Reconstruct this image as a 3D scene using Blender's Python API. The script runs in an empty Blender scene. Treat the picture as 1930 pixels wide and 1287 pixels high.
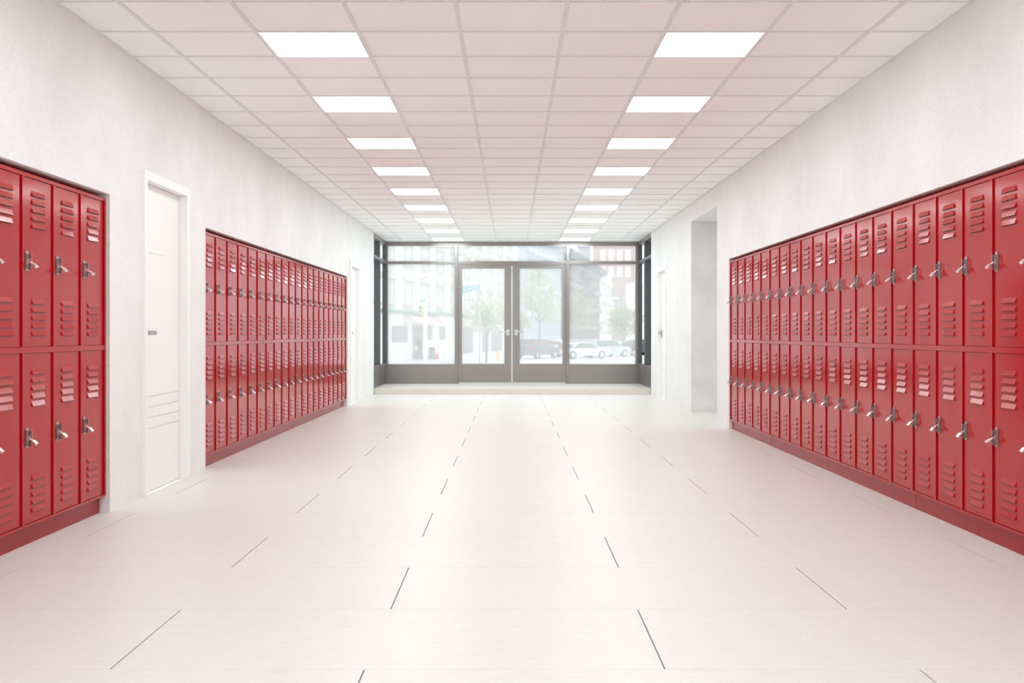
import bpy, bmesh, math, random
from mathutils import Vector, Matrix

# ------------------------------------------------------------------ camera, world, exposure
S = bpy.context.scene
COL = S.collection
F = 2130.0                 # focal length in pixels of the 1930 px wide frame
EYE = 1.086                # camera height
cam_data = bpy.data.cameras.new('camera')
cam = bpy.data.objects.new('camera', cam_data)
COL.objects.link(cam)
cam.location = (0, 0, EYE)
cam.rotation_euler = (math.radians(90), 0, 0)
cam_data.sensor_width = 36.0
cam_data.lens = F / 1930.0 * 36.0
cam_data.shift_x = 1.0 / 1930.0
cam_data.shift_y = -16.0 / 1930.0
cam_data.clip_start = 0.05
cam_data.clip_end = 2000
S.camera = cam

LAMP = 12.0                # radiance of the ceiling panels
SKY = 1.32
world = bpy.data.worlds.new('world')
S.world = world
world.use_nodes = True
wn = world.node_tree
bg = wn.nodes['Background']
bg.inputs['Color'].default_value = (0.93, 0.97, 1.0, 1)
bg.inputs['Strength'].default_value = SKY

S.view_settings.view_transform = 'Standard'
S.view_settings.look = 'None'
S.view_settings.gamma = 1.0
S.view_settings.use_curve_mapping = False
S.view_settings.exposure = 0.16
try:
    S.cycles.sample_clamp_indirect = 6.0
    S.cycles.caustics_reflective = False
    S.cycles.max_bounces = 10
    S.cycles.diffuse_bounces = 7
    S.cycles.use_denoising = True
except Exception:
    pass

# ------------------------------------------------------------------ helpers
def tag(o, label=None, cat=None, group=None, kind=None):
    if label: o['label'] = label
    if cat: o['category'] = cat
    if group: o['group'] = group
    if kind: o['kind'] = kind
    return o

def empty(name, loc=(0, 0, 0), rz=0.0):
    o = bpy.data.objects.new(name, None)
    o.empty_display_size = 0.1
    COL.objects.link(o)
    o.location = loc
    o.rotation_euler = (0, 0, rz)
    return o

class MB:
    """collects boxes, prisms and tubes, then links them as one mesh object"""
    def __init__(s):
        s.v, s.f, s.m = [], [], []
    def box(s, x0, x1, y0, y1, z0, z1, mi=0, M=None):
        n = len(s.v)
        P = [(x0,y0,z0),(x1,y0,z0),(x1,y1,z0),(x0,y1,z0),(x0,y0,z1),(x1,y0,z1),(x1,y1,z1),(x0,y1,z1)]
        if M is not None: P = [tuple(M @ Vector(p)) for p in P]
        s.v += P
        for q in ((0,3,2,1),(4,5,6,7),(0,1,5,4),(1,2,6,5),(2,3,7,6),(3,0,4,7)):
            s.f.append(tuple(n+i for i in q)); s.m.append(mi)
        return s
    def poly(s, pts, faces, mi=0):
        n = len(s.v); s.v += [tuple(p) for p in pts]
        for q in faces: s.f.append(tuple(n+i for i in q)); s.m.append(mi)
        return s
    def prism(s, prof, a0, a1, axis='y', mi=0, M=None):
        """prof: list of 2D points, extruded along axis; x: (y,z) prof, y: (x,z) prof, z: (x,y) prof"""
        n = len(prof); base = len(s.v)
        def mk(p, a):
            v = {'x': (a, p[0], p[1]), 'y': (p[0], a, p[1]), 'z': (p[0], p[1], a)}[axis]
            return tuple(M @ Vector(v)) if M is not None else v
        s.v += [mk(p, a0) for p in prof] + [mk(p, a1) for p in prof]
        s.f.append(tuple(base+i for i in range(n))); s.m.append(mi)
        s.f.append(tuple(base+n+i for i in reversed(range(n)))); s.m.append(mi)
        for i in range(n):
            j = (i+1) % n
            s.f.append((base+i, base+n+i, base+n+j, base+j)); s.m.append(mi)
        return s
    def tube(s, pts, r, seg=8, mi=0, cap=True):
        pts = [Vector(p) for p in pts]
        rs = r if isinstance(r, (list, tuple)) else [r]*len(pts)
        base = len(s.v)
        up = None
        for i, p in enumerate(pts):
            d = (pts[min(i+1, len(pts)-1)] - pts[max(i-1, 0)]).normalized()
            if up is None:
                up = Vector((0,0,1)) if abs(d.z) < .9 else Vector((1,0,0))
            a = d.cross(up).normalized(); b = a.cross(d).normalized(); up = b
            for k in range(seg):
                t = 2*math.pi*k/seg
                s.v.append(tuple(p + (a*math.cos(t) + b*math.sin(t))*rs[i]))
        for i in range(len(pts)-1):
            for k in range(seg):
                q = (k+1) % seg
                s.f.append((base+i*seg+k, base+i*seg+q, base+(i+1)*seg+q, base+(i+1)*seg+k)); s.m.append(mi)
        if cap:
            s.f.append(tuple(base+k for k in reversed(range(seg)))); s.m.append(mi)
            e = base+(len(pts)-1)*seg
            s.f.append(tuple(e+k for k in range(seg))); s.m.append(mi)
        return s
    def mesh(s, name, mats, bevel=0.0, smooth=False):
        me = bpy.data.meshes.new(name)
        me.from_pydata(s.v, [], s.f)
        if not isinstance(mats, (list, tuple)): mats = [mats]
        for m in mats: me.materials.append(m)
        for p, mi in zip(me.polygons, s.m): p.material_index = mi
        bm = bmesh.new(); bm.from_mesh(me)
        bmesh.ops.recalc_face_normals(bm, faces=bm.faces)
        if bevel:
            es = [e for e in bm.edges if len(e.link_faces) == 2 and e.calc_face_angle(0) > .6]
            bmesh.ops.bevel(bm, geom=es, offset=bevel, segments=2, affect='EDGES', profile=.6, clamp_overlap=True)
        bm.to_mesh(me); bm.free()
        if smooth:
            for p in me.polygons: p.use_smooth = True
        me.update()
        return me
    def build(s, name, mats, parent=None, bevel=0.0, smooth=False):
        return link(name, s.mesh(name, mats, bevel, smooth), parent)

def link(name, me, parent=None):
    o = bpy.data.objects.new(name, me)
    COL.objects.link(o)
    if parent is not None: o.parent = parent
    return o

def copy_tree(o, parent=None):
    c = o.copy(); COL.objects.link(c); c.parent = parent
    for ch in list(o.children): copy_tree(ch, c)
    return c

# ------------------------------------------------------------------ materials
def new_mat(name):
    m = bpy.data.materials.new(name); m.use_nodes = True
    nt = m.node_tree
    return m, nt, nt.nodes['Principled BSDF']

def plain(name, col, rough=.5, metal=0.0, spec=.5, var=0.0, scale=8.0, bump=0.0, bscale=200.0):
    m, nt, p = new_mat(name)
    p.inputs['Roughness'].default_value = rough
    p.inputs['Metallic'].default_value = metal
    p.inputs['Specular IOR Level'].default_value = spec
    tc = nt.nodes.new('ShaderNodeTexCoord')
    no = nt.nodes.new('ShaderNodeTexNoise'); no.inputs['Scale'].default_value = scale; no.inputs['Detail'].default_value = 5
    nt.links.new(tc.outputs['Object'], no.inputs['Vector'])
    mx = nt.nodes.new('ShaderNodeMix'); mx.data_type = 'RGBA'
    mx.inputs['A'].default_value = (*[c*(1-var) for c in col], 1)
    mx.inputs['B'].default_value = (*[min(1, c*(1+var)) for c in col], 1)
    nt.links.new(no.outputs['Fac'], mx.inputs['Factor'])
    nt.links.new(mx.outputs['Result'], p.inputs['Base Color'])
    if bump:
        n2 = nt.nodes.new('ShaderNodeTexNoise'); n2.inputs['Scale'].default_value = bscale; n2.inputs['Detail'].default_value = 3
        nt.links.new(tc.outputs['Object'], n2.inputs['Vector'])
        b = nt.nodes.new('ShaderNodeBump'); b.inputs['Strength'].default_value = bump; b.inputs['Distance'].default_value = .002
        nt.links.new(n2.outputs['Fac'], b.inputs['Height']); nt.links.new(b.outputs['Normal'], p.inputs['Normal'])
    return m

def wall_material(name, col, pits=.7, mott=.022):
    """pale cast concrete: cloudy mottling and small air-bubble pits"""
    m, nt, p = new_mat(name)
    L = nt.links.new
    p.inputs['Roughness'].default_value = .75
    p.inputs['Specular IOR Level'].default_value = .25
    tc = nt.nodes.new('ShaderNodeTexCoord')
    mp = nt.nodes.new('ShaderNodeMapping'); mp.inputs['Scale'].default_value = (1, 1, .95)
    L(tc.outputs['Object'], mp.inputs['Vector'])
    n1 = nt.nodes.new('ShaderNodeTexNoise'); n1.inputs['Scale'].default_value = 2.2; n1.inputs['Detail'].default_value = 8; n1.inputs['Roughness'].default_value = .62
    L(mp.outputs['Vector'], n1.inputs['Vector'])
    n2 = nt.nodes.new('ShaderNodeTexNoise'); n2.inputs['Scale'].default_value = 60; n2.inputs['Detail'].default_value = 4
    L(mp.outputs['Vector'], n2.inputs['Vector'])
    vo = nt.nodes.new('ShaderNodeTexVoronoi'); vo.inputs['Scale'].default_value = 62
    L(tc.outputs['Object'], vo.inputs['Vector'])
    # pits: a little disc in the middle of some cells, switched on by a coarse noise
    lt = nt.nodes.new('ShaderNodeMapRange'); lt.inputs['From Min'].default_value = .10; lt.inputs['From Max'].default_value = .22
    lt.inputs['To Min'].default_value = 1; lt.inputs['To Max'].default_value = 0
    L(vo.outputs['Distance'], lt.inputs['Value'])
    n3 = nt.nodes.new('ShaderNodeTexNoise'); n3.inputs['Scale'].default_value = 5; n3.inputs['Detail'].default_value = 6; n3.inputs['Roughness'].default_value = .75
    L(tc.outputs['Object'], n3.inputs['Vector'])
    gate = nt.nodes.new('ShaderNodeMapRange'); gate.inputs['From Min'].default_value = .47; gate.inputs['From Max'].default_value = .60
    L(n3.outputs['Fac'], gate.inputs['Value'])
    pit = nt.nodes.new('ShaderNodeMath'); pit.operation = 'MULTIPLY'
    L(lt.outputs['Result'], pit.inputs[0]); L(gate.outputs['Result'], pit.inputs[1])
    mix1 = nt.nodes.new('ShaderNodeMix'); mix1.data_type = 'RGBA'
    mix1.inputs['A'].default_value = (*[c*(1-2*mott) for c in col], 1); mix1.inputs['B'].default_value = (*[min(1, c*(1+mott)) for c in col], 1)
    r1 = nt.nodes.new('ShaderNodeMapRange'); r1.inputs['From Min'].default_value = .35; r1.inputs['From Max'].default_value = .6
    L(n1.outputs['Fac'], r1.inputs['Value']); L(r1.outputs['Result'], mix1.inputs['Factor'])
    mix2 = nt.nodes.new('ShaderNodeMix'); mix2.data_type = 'RGBA'
    mix2.inputs['B'].default_value = (*[c*.94 for c in col], 1)
    r2 = nt.nodes.new('ShaderNodeMapRange'); r2.inputs['From Min'].default_value = .48; r2.inputs['From Max'].default_value = .68; r2.inputs['To Max'].default_value = .8
    L(n2.outputs['Fac'], r2.inputs['Value']); L(r2.outputs['Result'], mix2.inputs['Factor']); L(mix1.outputs['Result'], mix2.inputs['A'])
    mix3 = nt.nodes.new('ShaderNodeMix'); mix3.data_type = 'RGBA'
    mix3.inputs['B'].default_value = (*[c*.55 for c in col], 1)
    pm = nt.nodes.new('ShaderNodeMath'); pm.operation = 'MULTIPLY'; pm.inputs[1].default_value = pits
    L(pit.outputs[0], pm.inputs[0]); L(pm.outputs[0], mix3.inputs['Factor']); L(mix2.outputs['Result'], mix3.inputs['A'])
    L(mix3.outputs['Result'], p.inputs['Base Color'])
    b = nt.nodes.new('ShaderNodeBump'); b.inputs['Strength'].default_value = .25; b.inputs['Distance'].default_value = .003; b.invert = True
    L(pit.outputs[0], b.inputs['Height']); L(b.outputs['Normal'], p.inputs['Normal'])
    return m

def floor_material(name, col, rough):
    """pale vinyl-like stone slab with fine streaks across the corridor"""
    m, nt, p = new_mat(name)
    L = nt.links.new
    p.inputs['Specular IOR Level'].default_value = .15
    tc = nt.nodes.new('ShaderNodeTexCoord')
    mp = nt.nodes.new('ShaderNodeMapping'); mp.inputs['Scale'].default_value = (1, 3.2, 1)
    L(tc.outputs['Object'], mp.inputs['Vector'])
    n1 = nt.nodes.new('ShaderNodeTexNoise'); n1.inputs['Scale'].default_value = 9; n1.inputs['Detail'].default_value = 10; n1.inputs['Roughness'].default_value = .8
    L(mp.outputs['Vector'], n1.inputs['Vector'])
    n2 = nt.nodes.new('ShaderNodeTexNoise'); n2.inputs['Scale'].default_value = 1.1; n2.inputs['Detail'].default_value = 3
    L(mp.outputs['Vector'], n2.inputs['Vector'])
    mp3 = nt.nodes.new('ShaderNodeMapping'); mp3.inputs['Scale'].default_value = (1, 2.2, 1)
    L(tc.outputs['Object'], mp3.inputs['Vector'])
    n3 = nt.nodes.new('ShaderNodeTexNoise'); n3.inputs['Scale'].default_value = 130; n3.inputs['Detail'].default_value = 2
    L(mp3.outputs['Vector'], n3.inputs['Vector'])
    a = nt.nodes.new('ShaderNodeMix'); a.data_type = 'RGBA'
    a.inputs['A'].default_value = (*[c*.955 for c in col], 1); a.inputs['B'].default_value = (*[min(1, c*1.03) for c in col], 1)
    r = nt.nodes.new('ShaderNodeMapRange'); r.inputs['From Min'].default_value = .33; r.inputs['From Max'].default_value = .62
    L(n1.outputs['Fac'], r.inputs['Value']); L(r.outputs['Result'], a.inputs['Factor'])
    c = nt.nodes.new('ShaderNodeMix'); c.data_type = 'RGBA'
    c.inputs['B'].default_value = (*[q*.80 for q in col], 1)
    r3 = nt.nodes.new('ShaderNodeMapRange'); r3.inputs['From Min'].default_value = .56; r3.inputs['From Max'].default_value = .72; r3.inputs['To Max'].default_value = .8
    L(n3.outputs['Fac'], r3.inputs['Value']); L(r3.outputs['Result'], c.inputs['Factor']); L(a.outputs['Result'], c.inputs['A'])
    L(c.outputs['Result'], p.inputs['Base Color'])
    rr = nt.nodes.new('ShaderNodeMapRange'); rr.inputs['To Min'].default_value = rough*.8; rr.inputs['To Max'].default_value = rough*1.2
    L(n2.outputs['Fac'], rr.inputs['Value']); L(rr.outputs['Result'], p.inputs['Roughness'])
    return m

def painted_metal(name, col, rough):
    m, nt, p = new_mat(name)
    L = nt.links.new
    p.inputs['Base Color'].default_value = (*col, 1)
    p.inputs['Roughness'].default_value = rough
    p.inputs['IOR'].default_value = 1.30
    tc = nt.nodes.new('ShaderNodeTexCoord')
    n = nt.nodes.new('ShaderNodeTexNoise'); n.inputs['Scale'].default_value = 420; n.inputs['Detail'].default_value = 1
    L(tc.outputs['Object'], n.inputs['Vector'])
    b = nt.nodes.new('ShaderNodeBump'); b.inputs['Strength'].default_value = .006; b.inputs['Distance'].default_value = .001
    L(n.outputs['Fac'], b.inputs['Height']); L(b.outputs['Normal'], p.inputs['Normal'])
    return m

def emitter(name, col, strength):
    m = bpy.data.materials.new(name); m.use_nodes = True
    nt = m.node_tree; nt.nodes.clear()
    e = nt.nodes.new('ShaderNodeEmission'); e.inputs['Color'].default_value = (*col, 1); e.inputs['Strength'].default_value = strength
    o = nt.nodes.new('ShaderNodeOutputMaterial'); nt.links.new(e.outputs[0], o.inputs['Surface'])
    return m

def glare_veil_glass(name, veil, rough, tint=(.97, 1, .99)):
    """street-side pane: soft see-through, a milky veil standing in for outdoor glare, a weak mirror reflection"""
    m = bpy.data.materials.new(name); m.use_nodes = True
    nt = m.node_tree; nt.nodes.clear(); L = nt.links.new
    rf = nt.nodes.new('ShaderNodeBsdfRefraction'); rf.inputs['IOR'].default_value = 1.04; rf.inputs['Roughness'].default_value = rough; rf.inputs['Color'].default_value = (*tint, 1)
    tl = nt.nodes.new('ShaderNodeBsdfTranslucent'); tl.inputs['Color'].default_value = (1, 1, 1, 1)
    gl = nt.nodes.new('ShaderNodeBsdfGlossy'); gl.inputs['Roughness'].default_value = .02
    m1 = nt.nodes.new('ShaderNodeMixShader'); m1.inputs[0].default_value = veil  # veil: white scatter imitating the overexposed daylight outside
    L(rf.outputs[0], m1.inputs[1]); L(tl.outputs[0], m1.inputs[2])
    m2 = nt.nodes.new('ShaderNodeMixShader'); m2.inputs[0].default_value = .008
    L(m1.outputs[0], m2.inputs[1]); L(gl.outputs[0], m2.inputs[2])
    o = nt.nodes.new('ShaderNodeOutputMaterial'); L(m2.outputs[0], o.inputs['Surface'])
    return m

WALL = wall_material('pale_concrete', (.85, .85, .85))
SOFFIT = wall_material('grey_concrete', (.84, .83, .825), .8, .04)
FLOOR = floor_material('pale_slab', (.765, .728, .695), .38)
STEP = floor_material('beige_stone', (.74, .70, .63), .30)
GROUT = plain('grout', (.30, .28, .22), .9)
CEIL = plain('ceiling_tile', (.96, .965, .96), .9, spec=.1, var=.01, scale=3)
TBAR = plain('ceiling_bar', (.79, .80, .795), .6, spec=.3)
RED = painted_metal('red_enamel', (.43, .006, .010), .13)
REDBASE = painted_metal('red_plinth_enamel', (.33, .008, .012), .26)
WHITE = plain('white_door_paint', (.92, .91, .90), .45, var=.01, scale=3)
STEEL = plain('brushed_steel', (.42, .43, .42), .35, 1.0, var=.05, scale=60)
LOCK = plain('padlock_chrome', (.88, .88, .88), .35, .85)
FRAME = plain('entrance_frame_metal', (.35, .325, .315), .40, 1.0, spec=.6, var=.03, scale=3)
FRAMEDK = plain('dark_frame_metal', (.10, .10, .11), .4, .2, var=.03, scale=3)
ALU = plain('light_aluminium', (.72, .74, .73), .3, .7)
PANEL = emitter('light_panel', (.89, .992, 1.0), LAMP)
GLASS = glare_veil_glass('glare_veil_glass', .50, .14)
GLASS2 = glare_veil_glass('clear_side_glass', .05, .05)

# ------------------------------------------------------------------ the setting
WL, WR = -2.43, 2.462       # wall planes
CZ = 2.852                  # ceiling plane
YB, YE = -6.0, 19.93        # back of the corridor, end of the side walls
YG = 21.93                  # entrance glazing
RT = 1.925                  # top of the locker recesses
OUT = .75                   # wall thickness

def struct(mb, name, mat, label, cat, parent=None, bevel=0.0):
    o = mb.build(name, mat, parent, bevel)
    if parent is None: tag(o, label, cat, None, 'structure')
    return o

DOORS = {'door_1': (-1, 7.424, 8.468), 'door_2': (-1, 16.95, 17.99), 'door_3': (1, 17.92, 18.96)}
DH = 2.163
w = MB()
def wl(y0, y1, z0=0, z1=CZ+.05, xb=WL): w.box(-2.43-OUT, xb, y0, y1, z0, z1)
wl(YB, 2.95)
wl(2.95, 6.837, RT); wl(2.95, 6.837, 0, RT, -3.02)
wl(6.837, 7.424+.035); wl(7.424+.035, 8.468-.035, DH-.035); wl(8.468-.035, 8.975)
wl(7.424+.035, 8.468-.035, 0, DH-.035, WL-.10)
wl(8.975, 16.74, RT); wl(8.975, 16.74, 0, RT, -3.02)
wl(16.74, 16.985); wl(16.985, 17.955, DH-.035); wl(17.955, YE)
wl(16.985, 17.955, 0, DH-.035, WL-.10)
struct(w, 'wall_left', WALL, 'pale concrete wall along the left side with two locker recesses', 'wall')
w = MB()
def wr(y0, y1, z0=0, z1=CZ+.05, xb=WR): w.box(xb, WR+OUT, y0, y1, z0, z1)
wr(YB, 2.95)
wr(2.95, 12.79, RT); wr(2.95, 12.79, 0, RT, 3.05)
wr(12.79, 13.53); wr(13.53, 15.49, 2.61); wr(15.49, 17.955)
wr(17.955, 18.925, DH-.035); wr(18.925, YE); wr(17.955, 18.925, 0, DH-.035, WR+.10)
struct(w, 'wall_right', WALL, 'pale concrete wall along the right side with one long locker recess', 'wall')
w = MB()                    # the passage that branches off to the right
w.box(WR+OUT, 6.0, 13.38, 13.53, 0, 2.9); w.box(WR+OUT, 6.0, 15.49, 15.64, 0, 2.9); w.box(6.0, 6.15, 13.38, 15.64, 0, 2.9)
w.box(WR+.002, WR+OUT, 15.484, 15.49, 0, 2.61)
w.box(WR+OUT, 6.0, 13.53, 15.49, 2.61, 2.9)
struct(w, 'wall_passage', SOFFIT, 'grey concrete walls of the passage opening in the right wall', 'wall')
w = MB(); w.box(WL-.7, WR+.7, YB-.15, YB, 0, 2.95)
struct(w, 'wall_back', WALL, 'pale concrete wall closing the corridor behind the viewer', 'wall')

# floor: slabs 0.793 x 1.793 with open joints over a dark bed
fl = MB()
TY, TX = .793, 1.793
g, g2 = .0028, .0010
y0 = 3.651 - 13*TY
k = 0
while True:
    ya = y0 + k*TY; yb = ya + TY
    if ya > 20.0: break
    off = .496 if (k % 2) == (13 % 2) else -.475
    yc = min(yb, 19.96)
    n0 = math.floor((-3.1 - off)/TX)
    x = off + n0*TX
    while x < 6.1:
        a, b = max(x, -3.15), min(x+TX, 6.1 if 12.6 < ya < 16 else 3.15)
        if b > a + .01:
            fl.poly([(a+g, ya+g2, 0), (b-g, ya+g2, 0), (b-g, yc-g2, 0), (a+g, yc-g2, 0),
                     (a+g, ya+g2, -.008), (b-g, ya+g2, -.008), (b-g, yc-g2, -.008), (a+g, yc-g2, -.008)],
                    [(0,1,2,3), (0,4,5,1), (1,5,6,2), (2,6,7,3), (3,7,4,0)])
        x += TX
    fl.box(-3.1, 3.1, ya-.003, ya+.003, -.006, -.0012) if ya > YB else None
    k += 1
fo = struct(fl, 'floor', FLOOR, 'pale glossy slab floor with thin staggered joints', 'floor')
MB().box(-3.2, 6.1, YB-.1, 20.0, -.2, -.008).build('joint_bed', GROUT, fo)

w = MB(); w.box(-2.7, 2.75, 19.96, 22.3, -.2, .1075)
struct(w, 'trim_1', STEP, 'low beige stone step in front of the glass entrance', 'step', bevel=.006)

# ceiling: tiles above a T-bar grid
ce = MB(); ce.box(WL-.1, WR+.1, YB, YG+.1, CZ+.006, CZ+.2)
co = struct(ce, 'ceiling', CEIL, 'white suspended tile ceiling with a grid of bars', 'ceiling')
gb = MB()
bw = .012
XB = [-2.1, -1.5, -.9, -.3, .3, .9, 1.5, 2.1]
for x in XB: gb.box(x-bw, x+bw, YB, YG, CZ-.002, CZ+.01)
row0 = 6.632
j = -21
while row0 + j*.6 < YG:
    y = row0 + j*.6
    if y > YB:
        edges = [WL] + [v for x in XB for v in (x-bw, x+bw)] + [WR]
        for q in range(0, len(edges), 2): gb.box(edges[q], edges[q+1], y-.006, y+.006, CZ-.0005, CZ+.01)
    j += 1
gb.box(WL, WL+.012, YB, YG, CZ-.001, CZ+.01); gb.box(WR-.012, WR, YB, YG, CZ-.001, CZ+.01)
gb.build('ceiling_grid', TBAR, co)

# ceiling lights: square panels in every third row of tiles
ORD = ['', 'first', 'second', 'third', 'fourth', 'fifth', 'sixth', 'seventh', 'eighth', 'ninth', 'tenth', 'eleventh', 'twelfth',
       'thirteenth', 'fourteenth', 'fifteenth', 'sixteenth', 'seventeenth', 'eighteenth', 'nineteenth', 'twentieth',
       'twenty-first', 'twenty-second', 'twenty-third', 'twenty-fourth', 'twenty-fifth']
rows = [row0 + .3 + 1.8*i for i in range(-6, 9)]
light0 = None
for i, y in enumerate(sorted(rows, reverse=True)):
    for sx, side in ((-1, 'left'), (1, 'right')):
        if light0 is None:
            t = light0 = empty('ceiling_light')
            MB().box(-.286, .286, -.290, .290, -.0012, .004).build('diffuser', PANEL, t)
            f = MB(); f.box(-.2885, -.286, -.292, .292, -.002, .006); f.box(.286, .2885, -.292, .292, -.002, .006)
            f.box(-.286, .286, -.293, -.290, -.002, .006); f.box(-.286, .286, .290, .293, -.002, .006)
            f.build('frame', TBAR, t)
        else:
            t = copy_tree(light0)
        t.location = (sx*1.2, y, CZ)
        tag(t, 'square glowing ceiling panel in the %s line, %s counted from the glass entrance' % (side, ORD[i+1]), 'ceiling light', 'square ceiling light panels')

t = copy_tree(light0); t.location = (4.6, 14.5, 2.606)  # unseen extra panel, added to brighten the dark passage
tag(t, 'added square glowing panel out of view inside the passage on the right', 'ceiling light', 'square ceiling light panels')

# side doors (one builder, turned round for the right wall)
def side_door(name, label):
    """local frame: x along the wall to the viewer's right, y into the wall, z up; x from 0 to 1.044"""
    W, c, pr = 1.044, .068, .022
    t = empty(name)
    tag(t, label, 'door', None, 'structure')
    f = MB()
    f.box(0, c, -pr, .10, 0, DH); f.box(W-c, W, -pr, .10, 0, DH); f.box(c, W-c, -pr, .10, DH-.060, DH)
    f.box(c, W-c, .0, .10, 0, .004)
    f.build('door_frame', WHITE, t, bevel=.002)
    lf = MB()
    x0, x1, yl, top = c+.003, W-c-.003, .043, DH-.063
    zs = [.434, .506, .580, .652]
    z = .008
    for q in zs:                                     # planks between four shallow grooves
        lf.box(x0, x1, yl, yl+.04, z, q-.005); lf.box(x0, x1, yl+.009, yl+.04, q-.005, q+.005); z = q+.005
    lf.box(x0, x1, yl, yl+.04, z, top)
    lf.build('door_leaf', WHITE, t)
    MB().box(x0+.17, x0+.53, yl-.006, yl, 1.634, 1.78).build('sign_plate', WHITE, t, bevel=.001)
    h = MB(); h.box(x0+.035, x0+.085, yl-.010, yl, 1.02, 1.13); h.tube([(x0+.06, yl-.008, 1.087), (x0+.06, yl-.05, 1.087)], .010, 10)
    h.box(x0+.045, x0+.19, yl-.062, yl-.046, 1.073, 1.101)
    o = h.build('handle', STEEL, t, bevel=.001); o['label'] = 'grey metal lever handle'
    return t
d1 = side_door('door_1', 'white door in the left wall beside the nearest lockers')
d1.location = (WL, 7.424, 0); d1.rotation_euler = (0, 0, math.pi/2)
for n, loc, rz, lab in (('door_2', (WL, 16.95, 0), math.pi/2, 'white door at the far end of the left wall, near the glass entrance'),
                        ('door_3', (WR, 18.96, 0), -math.pi/2, 'white door at the far end of the right wall, beyond the passage')):
    d = copy_tree(d1); d.name = n; d.location = loc; d.rotation_euler = (0, 0, rz); d['label'] = lab

# glass entrance
ZF, ZB, ZT0, ZT1, ZH = .1075, .482, 2.423, 2.480, 2.781
YD = YG + .10
def pane(parent, x0, x1, z0, z1, y=YG+.05, mat=None, th=.008):
    return MB().box(x0, x1, y, y+th, z0, z1).build('glass_pane', mat or GLASS, parent)
def glass_sheet(parent, pts, mat):
    m = MB(); m.poly(pts, [(0, 1, 2, 3)]); return m.build('glass_pane', mat, parent)
def sheet_y(parent, x0, x1, z0, z1, y=YG+.05, mat=None):
    return glass_sheet(parent, [(x0, y, z0), (x1, y, z0), (x1, y, z1), (x0, y, z1)], mat or GLASS)
XL, XR = -2.43, 2.455
e = tag(empty('window_1'), 'grey metal glazed entrance wall with transom lights at the corridor end', 'glass wall', None, 'structure')
f = MB()
f.box(XL-.07, XR+.07, YG, YD, ZH, CZ+.02)                               # head
f.box(XL-.07, XL+.03, YG+.0005, YD, ZF, CZ); f.box(XR-.045, XR+.07, YG+.0005, YD, ZF, CZ)                 # corner posts
for x0, x1 in ((-1.101, -1.050), (1.070, 1.122)): f.box(x0, x1, YG-.012, YD, ZF, ZH)
f.box(XL+.03, -1.101, YG+.002, YD, ZT0, ZT1); f.box(1.122, XR-.045, YG+.002, YD, ZT0, ZT1); f.box(-1.05, 1.07, YG-.004, YD, ZT0, ZT1)
f.box(-1.050, -1.021, YG+.002, YD, ZF, ZT0); f.box(1.049, 1.070, YG+.002, YD, ZF, ZT0)
f.box(-1.021, 1.049, YG+.002, YD, 2.391, ZT0)
f.build('window_frame', FRAME, e, bevel=.003)
b = MB(); b.box(XL+.03, -1.101, YG+.006, YD, ZF, ZB); b.build('base_panel', FRAME, e, bevel=.003)
b = MB(); b.box(1.122, XR-.045, YG+.006, YD, ZF, ZB); b.build('base_panel', FRAME, e, bevel=.003)
for x0, x1 in ((XL+.03, -1.101), (-1.05, 1.07), (1.122, XR-.045)): sheet_y(e, x0, x1, ZT1, ZH)
for x0, x1 in ((XL+.03, -1.101), (1.122, XR-.045)): sheet_y(e, x0, x1, ZB, ZT0)
tr = MB()
for x0, x1 in ((XL+.03, -1.101), (-1.05, 1.07), (1.122, XR-.045)): tr.box(x0, x1, YG+.018, YG+.04, ZH-.009, ZH)
tr.box(-1.021, 1.049, YG-.03, YG+.03, ZF, ZF+.017)
tr.build('threshold', ALU, e)

def entrance_leaf(name, x0, x1, gx0, gx1, hx, s, label):
    d = tag(empty(name, (0, 0, 0)), label, 'door', None, 'structure')
    z0, z1 = ZF+.020, 2.388
    f = MB()
    f.box(x0, gx0, YG+.008, YG+.06, z0, z1); f.box(gx1, x1, YG+.008, YG+.06, z0, z1)
    f.box(gx0, gx1, YG+.008, YG+.06, z0, .487); f.box(gx0, gx1, YG+.008, YG+.06, 2.338, z1)
    f.build('door_leaf', FRAME, d, bevel=.002)
    sheet_y(d, gx0, gx1, .487, 2.338, YG+.035)
    h = MB(); h.box(hx-.031, hx+.031, YG-.004, YG+.008, 1.042, 1.082); h.box(hx-.031, hx+.031, YG-.006, YG+.008, 1.086, 1.153)
    h.tube([(hx, YG, 1.11), (hx, YG-.05, 1.11)], .011, 10)
    a, b2 = sorted((hx, hx+s*.16)); h.box(a, b2, YG-.058, YG-.042, 1.100, 1.120)
    o = h.build('handle', ALU, d, bevel=.001); o['label'] = 'pale metal lever handle'
    return d
entrance_leaf('door_4', -1.019, -.004, -.962, -.135, -.071, -1, 'left leaf of the grey glazed double entrance door')
dr = entrance_leaf('door_5', .022, 1.047, .158, .992, .092, 1, 'right leaf of the grey glazed double entrance door')
MB().box(-.003, .021, YG+.004, YG+.05, ZF+.02, 2.388).build('astragal', ALU, dr)

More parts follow.
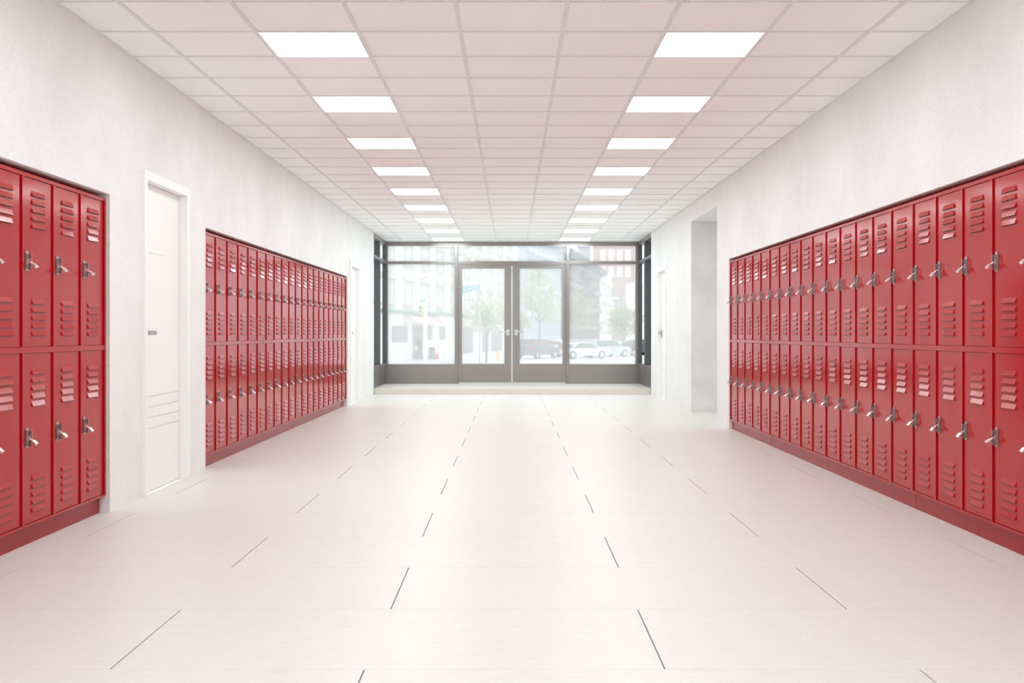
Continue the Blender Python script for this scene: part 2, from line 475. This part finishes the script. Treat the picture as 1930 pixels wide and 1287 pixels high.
for n, X, s, lab in (('window_2', WL, -1, 'narrow glazed return beside the entrance, left side'), ('window_3', WR, 1, 'narrow glazed return beside the entrance, right side')):
    e = tag(empty(n), lab, 'window', None, 'structure')
    def bx(m, a, b, y0, y1, z0, z1):
        p, q = sorted((X+s*a, X+s*b)); m.box(p, q, y0, y1, z0, z1)
    f = MB()
    bx(f, .001, .115, YE, YG-.001, ZH, CZ+.01)
    f.build('window_frame', FRAME, e)
    p = MB(); bx(p, .0005, .114, YE, YG-.001, ZT0, ZT1); bx(p, .001, .115, 20.87, 20.93, ZF, ZH); bx(p, .001, .072, YG-.03, YG, ZF, ZH)
    p.build('mullions', FRAMEDK, e)
    b = MB(); bx(b, .002, .115, YE, 20.87, -.1, ZB+.015); bx(b, .002, .115, 20.93, YG-.03, -.1, ZB+.015)
    b.build('base_panel', plain('brown_panel', (.16, .135, .13), .4, .2) if s < 0 else bpy.data.materials['brown_panel'], e)
    for y0_, y1_ in ((YE, 20.87), (20.93, YG-.03)):
        for z0_, z1_ in ((ZB+.015, ZT0), (ZT1, ZH)):
            xx = X+s*.108
            glass_sheet(e, [(xx, y0_, z0_), (xx, y1_, z0_), (xx, y1_, z1_), (xx, y0_, z1_)], GLASS2)

# ------------------------------------------------------------------ lockers
Z0, Z1 = .103, 1.897                    # body
U0, U1 = EYE-.072, EYE+.792             # upper door opening
L0, L1 = EYE-.970, EYE-.102             # lower door opening
REC = .008                              # doors sit back from the face frame

def cabinet_mesh(W, sl, sr):
    m = MB()
    m.box(0, sl, 0, .04, Z0, Z1); m.box(W-sr, W, 0, .04, Z0, Z1)
    for a, b in ((Z0, L0), (L1, U0), (U1, Z1)): m.box(sl, W-sr, 0, .04, a, b)
    m.box(0, W, .04, .46, Z0, Z1)
    return m.mesh('cabinet', RED)

def door_mesh(w_, h, atop, btop):
    """a flat door, origin at its lower left front corner, with two banks of five pressed louvres"""
    m = MB()
    m.box(0, w_, 0, .018, 0, h)
    me = m.mesh('door', RED, bevel=.0015)
    lv = MB()
    lw, lh, p = .160, .028, .009
    xa = (w_-lw)/2
    for top in (atop, btop):
        for i in range(5):
            z1 = h - top - i*.041; z0 = z1 - lh
            zl = z0 + .0024
            P = [(xa, 0, z1), (xa+lw, 0, z1), (xa+.003, -p, zl), (xa+lw-.003, -p, zl), (xa, 0, z0), (xa+lw, 0, z0), (xa+.003, -p, z0), (xa+lw-.003, -p, z0)]
            lv.poly(P, [(0, 2, 3, 1), (0, 4, 6, 2), (1, 3, 7, 5)], 0)
            lv.poly([P[2], P[3], P[7], P[6], P[4], P[5]], [(0, 1, 2, 3), (3, 2, 5, 4)], 1)      # lip and underside in dark red, shade put into the colour
    lm = lv.mesh('louvres', [RED, REDSHADE])
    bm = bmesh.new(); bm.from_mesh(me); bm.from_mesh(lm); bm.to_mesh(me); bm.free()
    me.materials.append(REDSHADE)
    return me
REDSHADE = plain('louvre_shade', (.10, .006, .008), .6)  # darker red standing in for the shade under each louvre

def hasp_mesh():
    m = MB()
    m.box(-.0155, .0155, -.004, 0, -.050, .050)
    # the staple: an upright plate standing off the door, with a slot through it
    x0, x1, yo, zl, zh = -.002, .003, -.028, -.042, .036
    m.box(x0, x1, yo, -.004, zl, -.014); m.box(x0, x1, yo, -.004, .012, zh)
    m.box(x0, x1, yo, -.022, -.014, .012); m.box(x0, x1, -.010, -.004, -.014, .012)
    m.box(-.012, -.002, -.009, -.004, zl, zh)
    return m.mesh('hasp', STEEL, bevel=.0006)
HASP = hasp_mesh()

def shackle_mesh():
    m = MB(); r = .0078
    pts = [(-r, 0, -.018), (-r, 0, 0)] + [(-r*math.cos(a), 0, r*math.sin(a)) for a in [math.pi*i/8 for i in range(1, 8)]] + [(r, 0, 0), (r, 0, -.018)]
    m.tube(pts, .0024, 8)
    return m.mesh('shackle', LOCK, smooth=True)
def lockbody_mesh():
    m = MB(); m.box(-.0145, .0145, -.006, .006, -.041, -.014)
    return m.mesh('padlock_body', LOCK, bevel=.002)
SHK, LBD = shackle_mesh(), lockbody_mesh()

def locker(W, sl, sr, meshes):
    t = empty('locker')
    cab = link('cabinet', meshes['cab'], t)
    for key, z, h in (('up', U0, U1-U0), ('lo', L0, L1-L0)):
        d = link('door', meshes[key], t)
        d.location = (sl+.001, REC, z+.001)
        hp = link('hasp', HASP, d)
        hp.location = (.038, 0, h/2+.004)
        hp['label'] = 'grey steel hasp'
    return t

rng = random.Random(4)
def padlock(M, label, group, jx, jz):
    p = empty('padlock')
    p.matrix_world = M @ Matrix.Rotation(math.radians(jz), 4, 'Z') @ Matrix.Rotation(math.radians(-48+jx), 4, 'X')
    link('shackle', SHK, p); link('padlock_body', LBD, p)
    return tag(p, label, 'padlock', group)

def wname(n, total, rev=None):
    return ORD[n]

def run(side, Xf, ys, pitch, rowname, labeler, plx, group):
    """ys: list of bank ends (start, end) along Y; lockers of one bank share stiles, banks of five"""
    rz = math.pi/2 if side < 0 else -math.pi/2
    idx = 0
    for (b0, b1) in ys:                 # b0 < b1 world Y
        n = 5
        W = (b1-b0-.002)/n
        for c in range(n):
            # slot c counted along local x (left wall: near -> far; right wall: far -> near)
            sl = .020 if c == 0 else .0122
            sr = .020 if c == n-1 else .0122
            key = (side, round(W, 5), sl, sr)
            if key not in MESHES:
                wd = W-sl-sr-.002
                MESHES[key] = {'cab': cabinet_mesh(W, sl, sr), 'up': door_mesh(wd, U1-U0-.002, .062, .615), 'lo': door_mesh(wd, L1-L0-.002, .083, .625)}
            t = locker(W, sl, sr, MESHES[key])
            yy = (b0+.001 + c*W) if side < 0 else (b1-.001 - c*W)
            t.location = (Xf, yy, 0); t.rotation_euler = (0, 0, rz)
            order = labeler(b0, c)
            tag(t, 'red two-door metal locker, %s of the %s' % (order, rowname), 'locker', group)
            Mt = Matrix.Translation((Xf, yy, 0)) @ Matrix.Rotation(rz, 4, 'Z')
            for nm, z, h in (('upper', U0, U1-U0), ('lower', L0, L1-L0)):
                M = Mt @ Matrix.Translation((sl+.0395, REC-.0235, z+h/2-.0003))
                padlock(M, 'silver padlock on the %s door, locker %s, %s' % (nm, order, rowname), 'padlocks on the locker doors', rng.uniform(-7, 9), rng.uniform(-9, 9))
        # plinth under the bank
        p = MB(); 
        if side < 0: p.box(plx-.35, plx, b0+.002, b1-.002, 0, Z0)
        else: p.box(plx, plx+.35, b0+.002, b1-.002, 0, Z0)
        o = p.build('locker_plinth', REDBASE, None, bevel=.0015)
        PL.append((o, side, b0))
MESHES, PL = {}, []
# left wall: far row, twenty lockers between the two doors
e0, e1 = 8.985, 16.735
q = (e1-e0)/4
def lab_left_far(b0, c):
    i = round((b0-e0)/q)*5 + c
    return '%s from the near end' % ORD[i+1]
run(-1, -2.447, [(e0+q*i, e0+q*(i+1)) for i in range(4)], q/5, 'far left row', lab_left_far, -2.487, 'lockers in the far left row')
# left wall: near row
f1 = 6.833
qn = 1.925
def lab_left_near(b0, c):
    k = round((f1-b0)/qn) - 1
    return '%s back from the white door' % ORD[k*5 + (4-c) + 1]
run(-1, -2.452, [(f1-qn, f1), (f1-2*qn, f1-qn)], qn/5, 'near left row', lab_left_near, -2.490, 'lockers in the near left row')
# right wall
h1 = 12.783; qr = 1.934
def lab_right(b0, c):
    k = round((h1-b0)/qr) - 1
    return '%s from the far end' % ORD[k*5 + c + 1]
run(1, 2.471, [(h1-qr*(i+1), h1-qr*i) for i in range(5)], qr/5, 'right row', lab_right, 2.498, 'lockers in the right row')
for o, side, b0 in PL:
    same = sorted([b for (_, s, b) in PL if s == side])
    if side < 0:
        far = [b for b in same if b > 8]; near = [b for b in same if b <= 8]
        if b0 in far: lab = 'red plinth under the far left row of lockers, %s section from the near end' % ORD[far.index(b0)+1]
        else: lab = 'red plinth under the near left row of lockers, %s section back from the white door' % ORD[len(near)-near.index(b0)]
    else:
        lab = 'red plinth under the right row of lockers, %s section from the far end' % ORD[len(same)-same.index(b0)]
    tag(o, lab, 'plinth', 'plinths under the lockers')

# ------------------------------------------------------------------ the street outside
SZ = -.95                                # street level
def at(px, py, D): return Vector(((px-964)*D/F, D, EYE+(627.5-py)*D/F))
def om(name, col, rough=.8, var=.04, scale=2.0): return plain(name, col, rough, spec=.2, var=var, scale=scale)
M_WHITE = om('pale_stucco', (.90, .90, .88)); M_CREAM = om('cream_stone', (.68, .65, .57)); M_BLUE = om('blue_grey_stone', (.50, .58, .66))
M_BROWN = om('brown_brick', (.20, .13, .14), var=.25, scale=6); M_BRICK = om('red_brick', (.52, .33, .29), var=.08, scale=4); M_TOWER = om('tower_grey', (.42, .46, .50))
M_PANE = plain('dark_window', (.30, .33, .37), .2); M_PANE2 = plain('shop_glass', (.16, .16, .16), .25)
M_ASPH = om('asphalt', (.80, .80, .80)); M_WALK = om('sidewalk', (.80, .80, .78)); M_IRON = om('iron', (.10, .10, .12))
M_LEAF = om('leaf_green', (.36, .42, .20), var=.35, scale=1.2); M_LEAF2 = om('leaf_pale', (.58, .62, .42), var=.25, scale=1.2); M_BARK = om('bark', (.22, .18, .14))
M_PINK = om('pink_awning', (.85, .68, .66)); M_TEAL = plain('teal_sign', (.05, .42, .36), .4); M_GREEN = om('green_cornice', (.35, .52, .42))
M_YEL = plain('signal_yellow', (.85, .66, .05), .4); M_RUB = om('tyre', (.04, .04, .04)); M_REDP = plain('red_plastic', (.75, .06, .04), .4)

g_ = MB(); g_.box(-160, 200, 22.6, 600, SZ-.3, SZ)
tag(g_.build('ground', M_ASPH), 'pale asphalt street outside the glass entrance', 'street', None, 'structure')
g_ = MB(); g_.box(-4, 4, 22.3, 24.2, SZ, .09); g_.box(-4, 4, 24.2, 24.55, SZ, -.16); g_.box(-4, 4, 24.55, 24.9, SZ, -.42); g_.box(-4, 4, 24.9, 25.25, SZ, -.68)
tag(g_.build('floor_landing', M_WALK), 'pale stone landing and steps outside the entrance', 'landing', None, 'structure')

def facade(name, label, p0, p1, h, mat, depth=14.0, K=1.0):
    """a building whose street front runs from p0 to p1; local x along the front, y into the building"""
    p0, p1 = Vector(p0), Vector(p1)
    d = p1-p0
    t = empty(name, (p0.x*K, p0.y*K, SZ), math.atan2(d.y, d.x)); t.scale = (K, K, K)
    tag(t, label, 'building')
    L_ = d.length
    m = MB(); m.box(0, L_, 0, depth, 0, h)
    m.build('wall', mat, t)
    return t, L_
def window_set(t, xs, zs, w_, h_, trim, pane_mat, lintel=True):
    fm = MB()
    fm.box(-w_/2-.1, -w_/2, -.12, .02, 0, h_); fm.box(w_/2, w_/2+.1, -.12, .02, 0, h_)
    if lintel:
        fm.prism([(-w_/2-.45, h_), (w_/2+.45, h_), (w_/2+.55, h_+.35), (0, h_+.62), (-w_/2-.55, h_+.35)], -.38, .02, 'y')
    else: fm.box(-w_/2-.15, w_/2+.15, -.16, .02, h_, h_+.2)
    fm.box(-w_/2-.25, w_/2+.25, -.3, .02, -.18, 0)
    fm.box(-w_/2, w_/2, -.08, .02, h_*.49, h_*.53)
    fme = fm.mesh('window', trim)
    pm = MB(); pm.box(-w_/2, w_/2, -.03, .01, 0, h_); pme = pm.mesh('pane', pane_mat)
    for x in xs:
        for z in zs:
            o = link('window', fme, t); o.location = (x, 0, z); link('pane', pme, o)

# A: long pale building with pedimented windows, receding on the left
A, LA = facade('corner_building', 'long pale stucco building with pedimented windows seen through the left window', (-15.9, 52), (.7, 128.1), 15.5, M_WHITE, 5)
tA = 18.42
ca = [tA + .02*56.3 + 4.5*i for i in range(-2, 14)]
window_set(A, [x for x in ca if 2 < x < LA-2], [4.25, 7.15, 10.05, 12.95], 1.9, 1.72, M_CREAM, om('net_curtain_glass', (.72, .73, .74)))
m = MB(); m.box(0, LA, -.5, 0, 3.62, 3.78); m.box(0, LA, -.35, 0, 3.5, 3.62); m.build('cornice', M_GREEN, A)
def shopwin(x0, x1, z0, z1, nm='shop_window', mat=None, y=-.06):
    m = MB(); m.box(x0, x1, y, .02, z0, z1); return m.build(nm, mat or M_PANE2, A)
def la(px):                               # distance along the front of A where sightline px meets it
    k = (px-964)/F; dx, dy = 16.6/LA, 76.1/LA
    return (k*52+15.9)/(dx-k*dy)
shopwin(la(745), la(773), 1.35, 2.55); shopwin(la(811), la(818), 1.5, 2.6); shopwin(la(832), la(842), 1.5, 2.6)
shopwin(la(783), la(801), 0.02, 2.6, 'shop_door', om('grey_door', (.33, .33, .31)))
shopwin(la(875), la(893), .25, 2.5); shopwin(la(911), la(922), .25, 2.4); shopwin(la(927), la(946), .25, 2.4)
def awning(x0, x1, z, mat):
    m = MB(); m.prism([(0, z+.75), (0, z), (-1.3, z), (-1.3, z+.18)], x0, x1, 'x'); return m.build('awning', mat, A)
awning(la(766), la(778), 2.75, M_PINK); awning(la(781), la(806), 2.7, M_PINK); awning(la(811), la(823), 2.75, M_PINK)
awning(la(874), la(892), 2.7, om('cream_awning', (.85, .78, .66)))
# B, C, D: three fronts in one line, receding to the right
B, LB = facade('terraced_building', 'blue grey stone building behind the tree in the right entrance door', (1.1, 101), (5.86, 130), 10.8, M_BLUE, 5, 1.34)
window_set(B, [1.6+3.0*i for i in range(9)], [1.2, 4.0, 6.8], 1.3, 1.9, om('blue_trim', (.66, .72, .78)), M_PANE)
m = MB(); m.box(-.2, LB, -.7, 0, 10.2, 10.9); m.build('cornice', M_TOWER, B)
C_, LC = facade('brownstone', 'dark brown brick building with iron fire escapes, roofline sloping away', (5.9, 130.2), (13.2, 175), 10.7, M_BROWN, 8, 1.34)
window_set(C_, [2.2+3.7*i for i in range(12)], [.6, 3.1, 5.6, 8.1], 1.5, 1.3, om('brown_trim', (.42, .33, .33)), M_PANE)
m = MB(); m.box(-.2, LC, -.9, 0, 9.9, 10.9); m.build('cornice', M_IRON, C_)
for zz in (3.4, 6.1, 8.4):
    m = MB(); m.box(16, 23, -1.3, 0, zz, zz+.08); m.box(16, 23, -1.32, -1.26, zz, zz+.95)
    m.prism([(16.4, zz+.1), (17.0, zz+.1), (22.4, zz+2.4), (21.8, zz+2.4)], -.8, -.7, 'y')
    m.build('fire_escape', M_IRON, C_)
D_, LD = facade('white_building', 'narrow white building next to the dark brick one', (13.25, 175.3), (16.7, 196), 10.7, M_WHITE, 8, 1.34)
window_set(D_, [2.5+4*i for i in range(5)], [1.4, 4.4, 7.4], 1.4, 1.7, M_CREAM, om('grey_glass', (.55, .57, .6)))
def block(name, label, x0, x1, y0, z1, mat, wins=None, dep=12, trim=None):
    t, L_ = facade(name, label, (x0, y0), (x1, y0), z1-.5, mat, dep, 1.34)
    if wins: window_set(t, *wins)
    return t
block('tower', 'grey tower rising behind the roofline in the right transom light', 15.3, 17.6, 262, 40, M_TOWER)
block('brick_building', 'tall pink brick building in the upper right of the right window', 17.6, 25.4, 242, 34, M_BRICK,
      ([1.3+1.7*i for i in range(4)], [13.2, 16.6, 20, 23.4], .9, 1.9, M_WHITE, om('pale_pane', (.85, .86, .87)), False))
block('low_brick_building', 'low brown brick building above the tree in the right window', 18.8, 22.4, 221, 10.4, om('tan_brick', (.42, .32, .29), var=.15), ([.9, 2.7], [2.5, 6.2], 1.0, 1.8, M_WHITE, M_PANE, False))
block('white_corner_building', 'plain white building at the right edge of the right window', 21.4, 30, 207, 11.0, M_WHITE)

# trees
def tree(px, py, D, rx, rz, lab, leafmat, seed, n=1500):
    r = random.Random(seed)
    c = at(px, py, D)
    t = empty('street_tree', (c.x, D, SZ)); tag(t, lab, 'tree', 'trees along the street')
    zc = c.z - SZ
    m = MB(); m.tube([(0, 0, 0), (.03, 0, zc*.5), (-.05, .05, zc)], [.08, .06, .04], 8)
    for k in range(7):
        a = r.uniform(0, 6.28); z = zc*r.uniform(.55, .9)
        m.tube([(0, 0, z), (math.cos(a)*rx*.6, math.sin(a)*rx*.6, z+rz*.5)], [.045, .015], 6)
    m.build('trunk', M_BARK, t, smooth=True)
    lv = MB()
    clumps = []
    for k in range(16):
        a, b, q = r.uniform(0, 6.28), r.uniform(-1, 1), r.uniform(.35, .85)
        s_ = math.sqrt(1-b*b)
        clumps.append(Vector((rx*q*s_*math.cos(a), rx*q*s_*math.sin(a), zc+rz*q*b)))
    for k in range(n):
        cc = r.choice(clumps)
        p = cc + Vector((r.gauss(0, .22*rx), r.gauss(0, .22*rx), r.gauss(0, .16*rz)))
        u = Vector((r.gauss(0, 1), r.gauss(0, 1), r.gauss(0, 1))).normalized()
        v = u.orthogonal().normalized(); s = r.uniform(.07, .15)
        lv.poly([p-u*s, p-v*s*.6, p+u*s, p+v*s*.6], [(0, 1, 2, 3)])
    lv.build('foliage', leafmat, t)
tree(918, 592, 80, 1.35, 1.7, 'pale green tree seen through the left entrance door', M_LEAF2, 1)
tree(1018, 560, 86, 1.75, 2.6, 'tall pale green tree behind the parked dark car', M_LEAF2, 2, 2400)
tree(985, 605, 97, .8, 1.3, 'small green tree at the left edge of the right entrance door', M_LEAF2, 6, 900)
tree(1086, 590, 124, 1.5, 2.6, 'green tree in front of the brown brick building', M_LEAF, 3, 1800)
tree(1166, 606, 108, 1.6, 1.6, 'round green tree at the right of the right window', M_LEAF, 4, 1900)
tree(1196, 612, 118, 1.0, 1.5, 'green tree at the far right edge of the right window', M_LEAF2, 5, 900)

# cars
def car(px, D, rz, L_, Wd, H, prof, bodymat, lab, name='car'):
    x = (px-964)*D/F
    t = empty(name, (x, D, SZ), rz); tag(t, lab, 'car', 'cars parked across the street')
    m = MB(); m.prism([(a*L_, b*H) for a, b in prof[0]], -Wd/2, Wd/2, 'x'); 
    m.prism([(a*L_, b*H) for a, b in prof[1]], -Wd/2+.12, Wd/2-.12, 'x')
    m.build('body', bodymat, t, bevel=.06)
    g0 = MB(); P = prof[1]
    cx = sum(a for a, b in P)/len(P); cz = sum(b for a, b in P)/len(P)
    gp = [((cx+(a-cx)*.86)*L_, (cz+(b-cz)*.72)*H) for a, b in P]
    g0.prism(gp, -Wd/2+.10, Wd/2-.10, 'x')
    g0.box(-Wd/2+.25, Wd/2-.25, P[0][0]*L_-.0, P[0][0]*L_+.3, H*.62, H*.86)
    g0.build('window_glass', M_PANE2, t)
    for yy in (-.32, .32):
        for s in (-1, 1):
            w_ = MB(); w_.tube([(s*(Wd/2-.2), yy*L_, .32), (s*(Wd/2+.01), yy*L_, .32)], .32, 16)
            w_.tube([(s*(Wd/2-.0), yy*L_, .32), (s*(Wd/2+.03), yy*L_, .32)], .20, 12, 1)
            w_.build('wheel', [M_RUB, ALU], t)
    for s in (-1, 1):
        l_ = MB(); l_.box(s*(Wd/2-.22)-.12, s*(Wd/2-.22)+.12, -L_/2-.03, -L_/2+.05, H*.50, H*.66); l_.build('tail_light', M_REDP, t)
    return t
suv = ([(-.5, .18), (.5, .18), (.5, .48), (.44, .58), (-.49, .60)], [(-.48, .58), (.30, .57), (.14, .97), (-.42, 1.0)])
sedan = ([(-.5, .18), (.5, .18), (.5, .50), (.42, .60), (-.46, .62), (-.5, .5)], [(-.36, .60), (.30, .59), (.12, .98), (-.18, 1.0)])
M_CARD = plain('dark_car_paint', (.10, .11, .13), .25); M_CARW = plain('white_car_paint', (.85, .86, .88), .25); M_CARG = plain('silver_car_paint', (.55, .60, .66), .25)
car(1013, 88, math.radians(-32), 4.3, 1.8, 1.55, suv, M_CARD, 'dark hatchback parked outside, seen through the right entrance door')
car(1070, 112, math.radians(-52), 4.4, 1.8, 1.40, sedan, M_CARW, 'white car half hidden by the dark hatchback and the door post')
car(1092, 93, math.radians(-60), 4.3, 1.8, 1.32, sedan, M_CARW, 'white saloon car outside the right window')
car(1135, 99, math.radians(-50), 4.5, 1.9, 1.50, suv, M_CARG, 'silver estate car beside the white saloon outside the right window')
car(1200, 104, math.radians(-60), 4.3, 1.8, 1.45, sedan, M_CARD, 'dark car at the far right edge of the right window')

# traffic signal on its pole, street-name sign on its pole
c = at(806, 588, 60)
t = tag(empty('traffic_light', (c.x, 60, SZ)), 'yellow traffic signal on a white pole outside the left window', 'traffic light')
MB().tube([(0, 0, 0), (0, 0, 3.5)], [.09, .08], 14).build('pole', M_WHITE, t, smooth=True)
m = MB(); zc = 2.2-SZ
m.box(-.37, -.16, -.12, .10, zc-.34, zc+.34); m.box(-.16, -.05, -.03, .03, zc+.2, zc+.25); m.box(-.16, -.05, -.03, .03, zc-.25, zc-.2)
m.build('signal_housing', M_YEL, t, bevel=.01)
for i, nm in enumerate(('red', 'amber', 'green')):
    m = MB(); zz = zc+.21-.21*i; m.tube([(-.265, -.17, zz), (-.265, -.11, zz)], .075, 14); m.build('lens', M_IRON, t)
MB().box(-.35, .02, -.13, -.11, zc+.52, zc+.60).build('sign', M_TEAL, t)
c = at(905, 545, 40)
t = tag(empty('street_sign', (c.x, 40, SZ)), 'teal street-name sign on a thin pole in the left entrance door', 'street sign')
MB().tube([(0, 0, 0), (0, 0, 3.85)], .028, 12).build('pole', plain('galvanised', (.42, .43, .43), .4, .4), t, smooth=True)
zc = 2.63-SZ
R_ = Matrix.Translation((-.33, -.05, zc)) @ Matrix.Rotation(math.radians(-11), 4, 'Y')
m = MB(); m.box(-.30, .30, -.006, .006, -.095, .095, 0, R_); sg = m.build('sign', M_TEAL, t, bevel=.004)
tc_ = bpy.data.curves.new('lettering', 'FONT'); tc_.body = 'E 14 ST'; tc_.size = .155; tc_.extrude = .002; tc_.align_x = 'CENTER'; tc_.align_y = 'CENTER'
tmp = bpy.data.objects.new('tmp', tc_); COL.objects.link(tmp); bpy.context.view_layer.update()
lme = bpy.data.meshes.new_from_object(tmp.evaluated_get(bpy.context.evaluated_depsgraph_get())); bpy.data.objects.remove(tmp)
lme.materials.clear(); lme.materials.append(M_WHITE); to = link('lettering', lme, sg)
to.matrix_local = R_ @ Matrix.Translation((0, -.010, 0)) @ Matrix.Rotation(math.radians(90), 4, 'X')

# small street things
def lathe(name, prof, mat, loc, lab, cat):
    m = MB(); seg = 14
    m.tube([(0, 0, z) for z, r in prof], [r for z, r in prof], seg)
    o = m.build(name, mat, None, smooth=False); o.location = loc
    return tag(o, lab, cat)
c = at(828, 670, 90); lathe('traffic_cone', [(0, .22), (.05, .22), (.06, .16), (.45, .07), (.62, .03)], M_REDP, (c.x, 90, SZ), 'small red cone on the pavement outside the left window', 'cone')
c = at(939, 670, 86); lathe('fire_hydrant', [(0, .17), (.06, .17), (.07, .12), (.5, .12), (.52, .16), (.58, .15), (.68, .05), (.72, .04)], M_YEL, (c.x, 86, SZ), 'small yellow hydrant outside the left entrance door', 'hydrant')
c = at(818, 670, 90); m = MB(); m.prism([(-.3, 0), (-.26, 0), (0, .85), (.26, 0), (.3, 0), (.03, .95), (-.03, .95)], -.25, .25, 'x')
o = m.build('sandwich_board', M_PANE2); o.location = (c.x, 90, SZ); tag(o, 'dark folding board standing left of the red cone', 'sign board')

# a passer-by
def person(px, D, lab):
    x = (px-964)*D/F
    t = empty('person', (x, D, SZ), math.radians(35)); tag(t, lab, 'person')
    J = {'pel': (0, 0, .93, .13), 'bel': (0, .0, 1.08, .12), 'che': (0, .02, 1.32, .145), 'nec': (0, .02, 1.49, .055), 'hd0': (0, .04, 1.57, .075), 'hd1': (0, .04, 1.66, .095), 'top': (0, .03, 1.73, .06),
         'shl': (.17, .02, 1.42, .06), 'ell': (.24, .05, 1.14, .042), 'wrl': (.22, -.12, .95, .03), 'hal': (.21, -.17, .89, .03),
         'shr': (-.17, .02, 1.42, .06), 'elr': (-.25, .10, 1.16, .042), 'wrr': (-.24, .02, .93, .03), 'har': (-.24, -.01, .86, .03),
         'hil': (.09, 0, .88, .095), 'knl': (.10, -.14, .50, .062), 'anl': (.10, -.10, .09, .04), 'tol': (.10, -.24, .04, .035),
         'hir': (-.09, 0, .88, .095), 'knr': (-.10, .10, .49, .062), 'anr': (-.10, .30, .13, .04), 'tor': (-.10, .20, .04, .035)}
    E_ = ['pel bel', 'bel che', 'che nec', 'nec hd0', 'hd0 hd1', 'hd1 top', 'che shl', 'shl ell', 'ell wrl', 'wrl hal', 'che shr', 'shr elr', 'elr wrr', 'wrr har',
          'pel hil', 'hil knl', 'knl anl', 'anl tol', 'pel hir', 'hir knr', 'knr anr', 'anr tor']
    ks = list(J); me = bpy.data.meshes.new('body')
    me.from_pydata([J[k_][:3] for k_ in ks], [tuple(ks.index(a) for a in s.split()) for s in E_], [])
    o = link('body', me, t)
    sk = o.modifiers.new('skin', 'SKIN')
    for i, k_ in enumerate(ks):
        me.skin_vertices[0].data[i].radius = (J[k_][3],)*2
        me.skin_vertices[0].data[i].use_root = (k_ == 'pel')
    o.modifiers.new('sub', 'SUBSURF').levels = 1
    me.materials.append(om('dark_clothes', (.08, .07, .09)))
    m = MB(); m.box(-.34, -.14, -.12, .16, .78, 1.02); m.build('bag', M_PINK, t, bevel=.03)
    m = MB(); m.tube([(0, .05, 1.62), (0, .055, 1.70), (0, .05, 1.765)], [.098, .105, .06], 12); m.build('hair', M_BARK, t, smooth=True)
person(795, 88, 'person in dark clothes with a pink bag walking past the shop door outside')
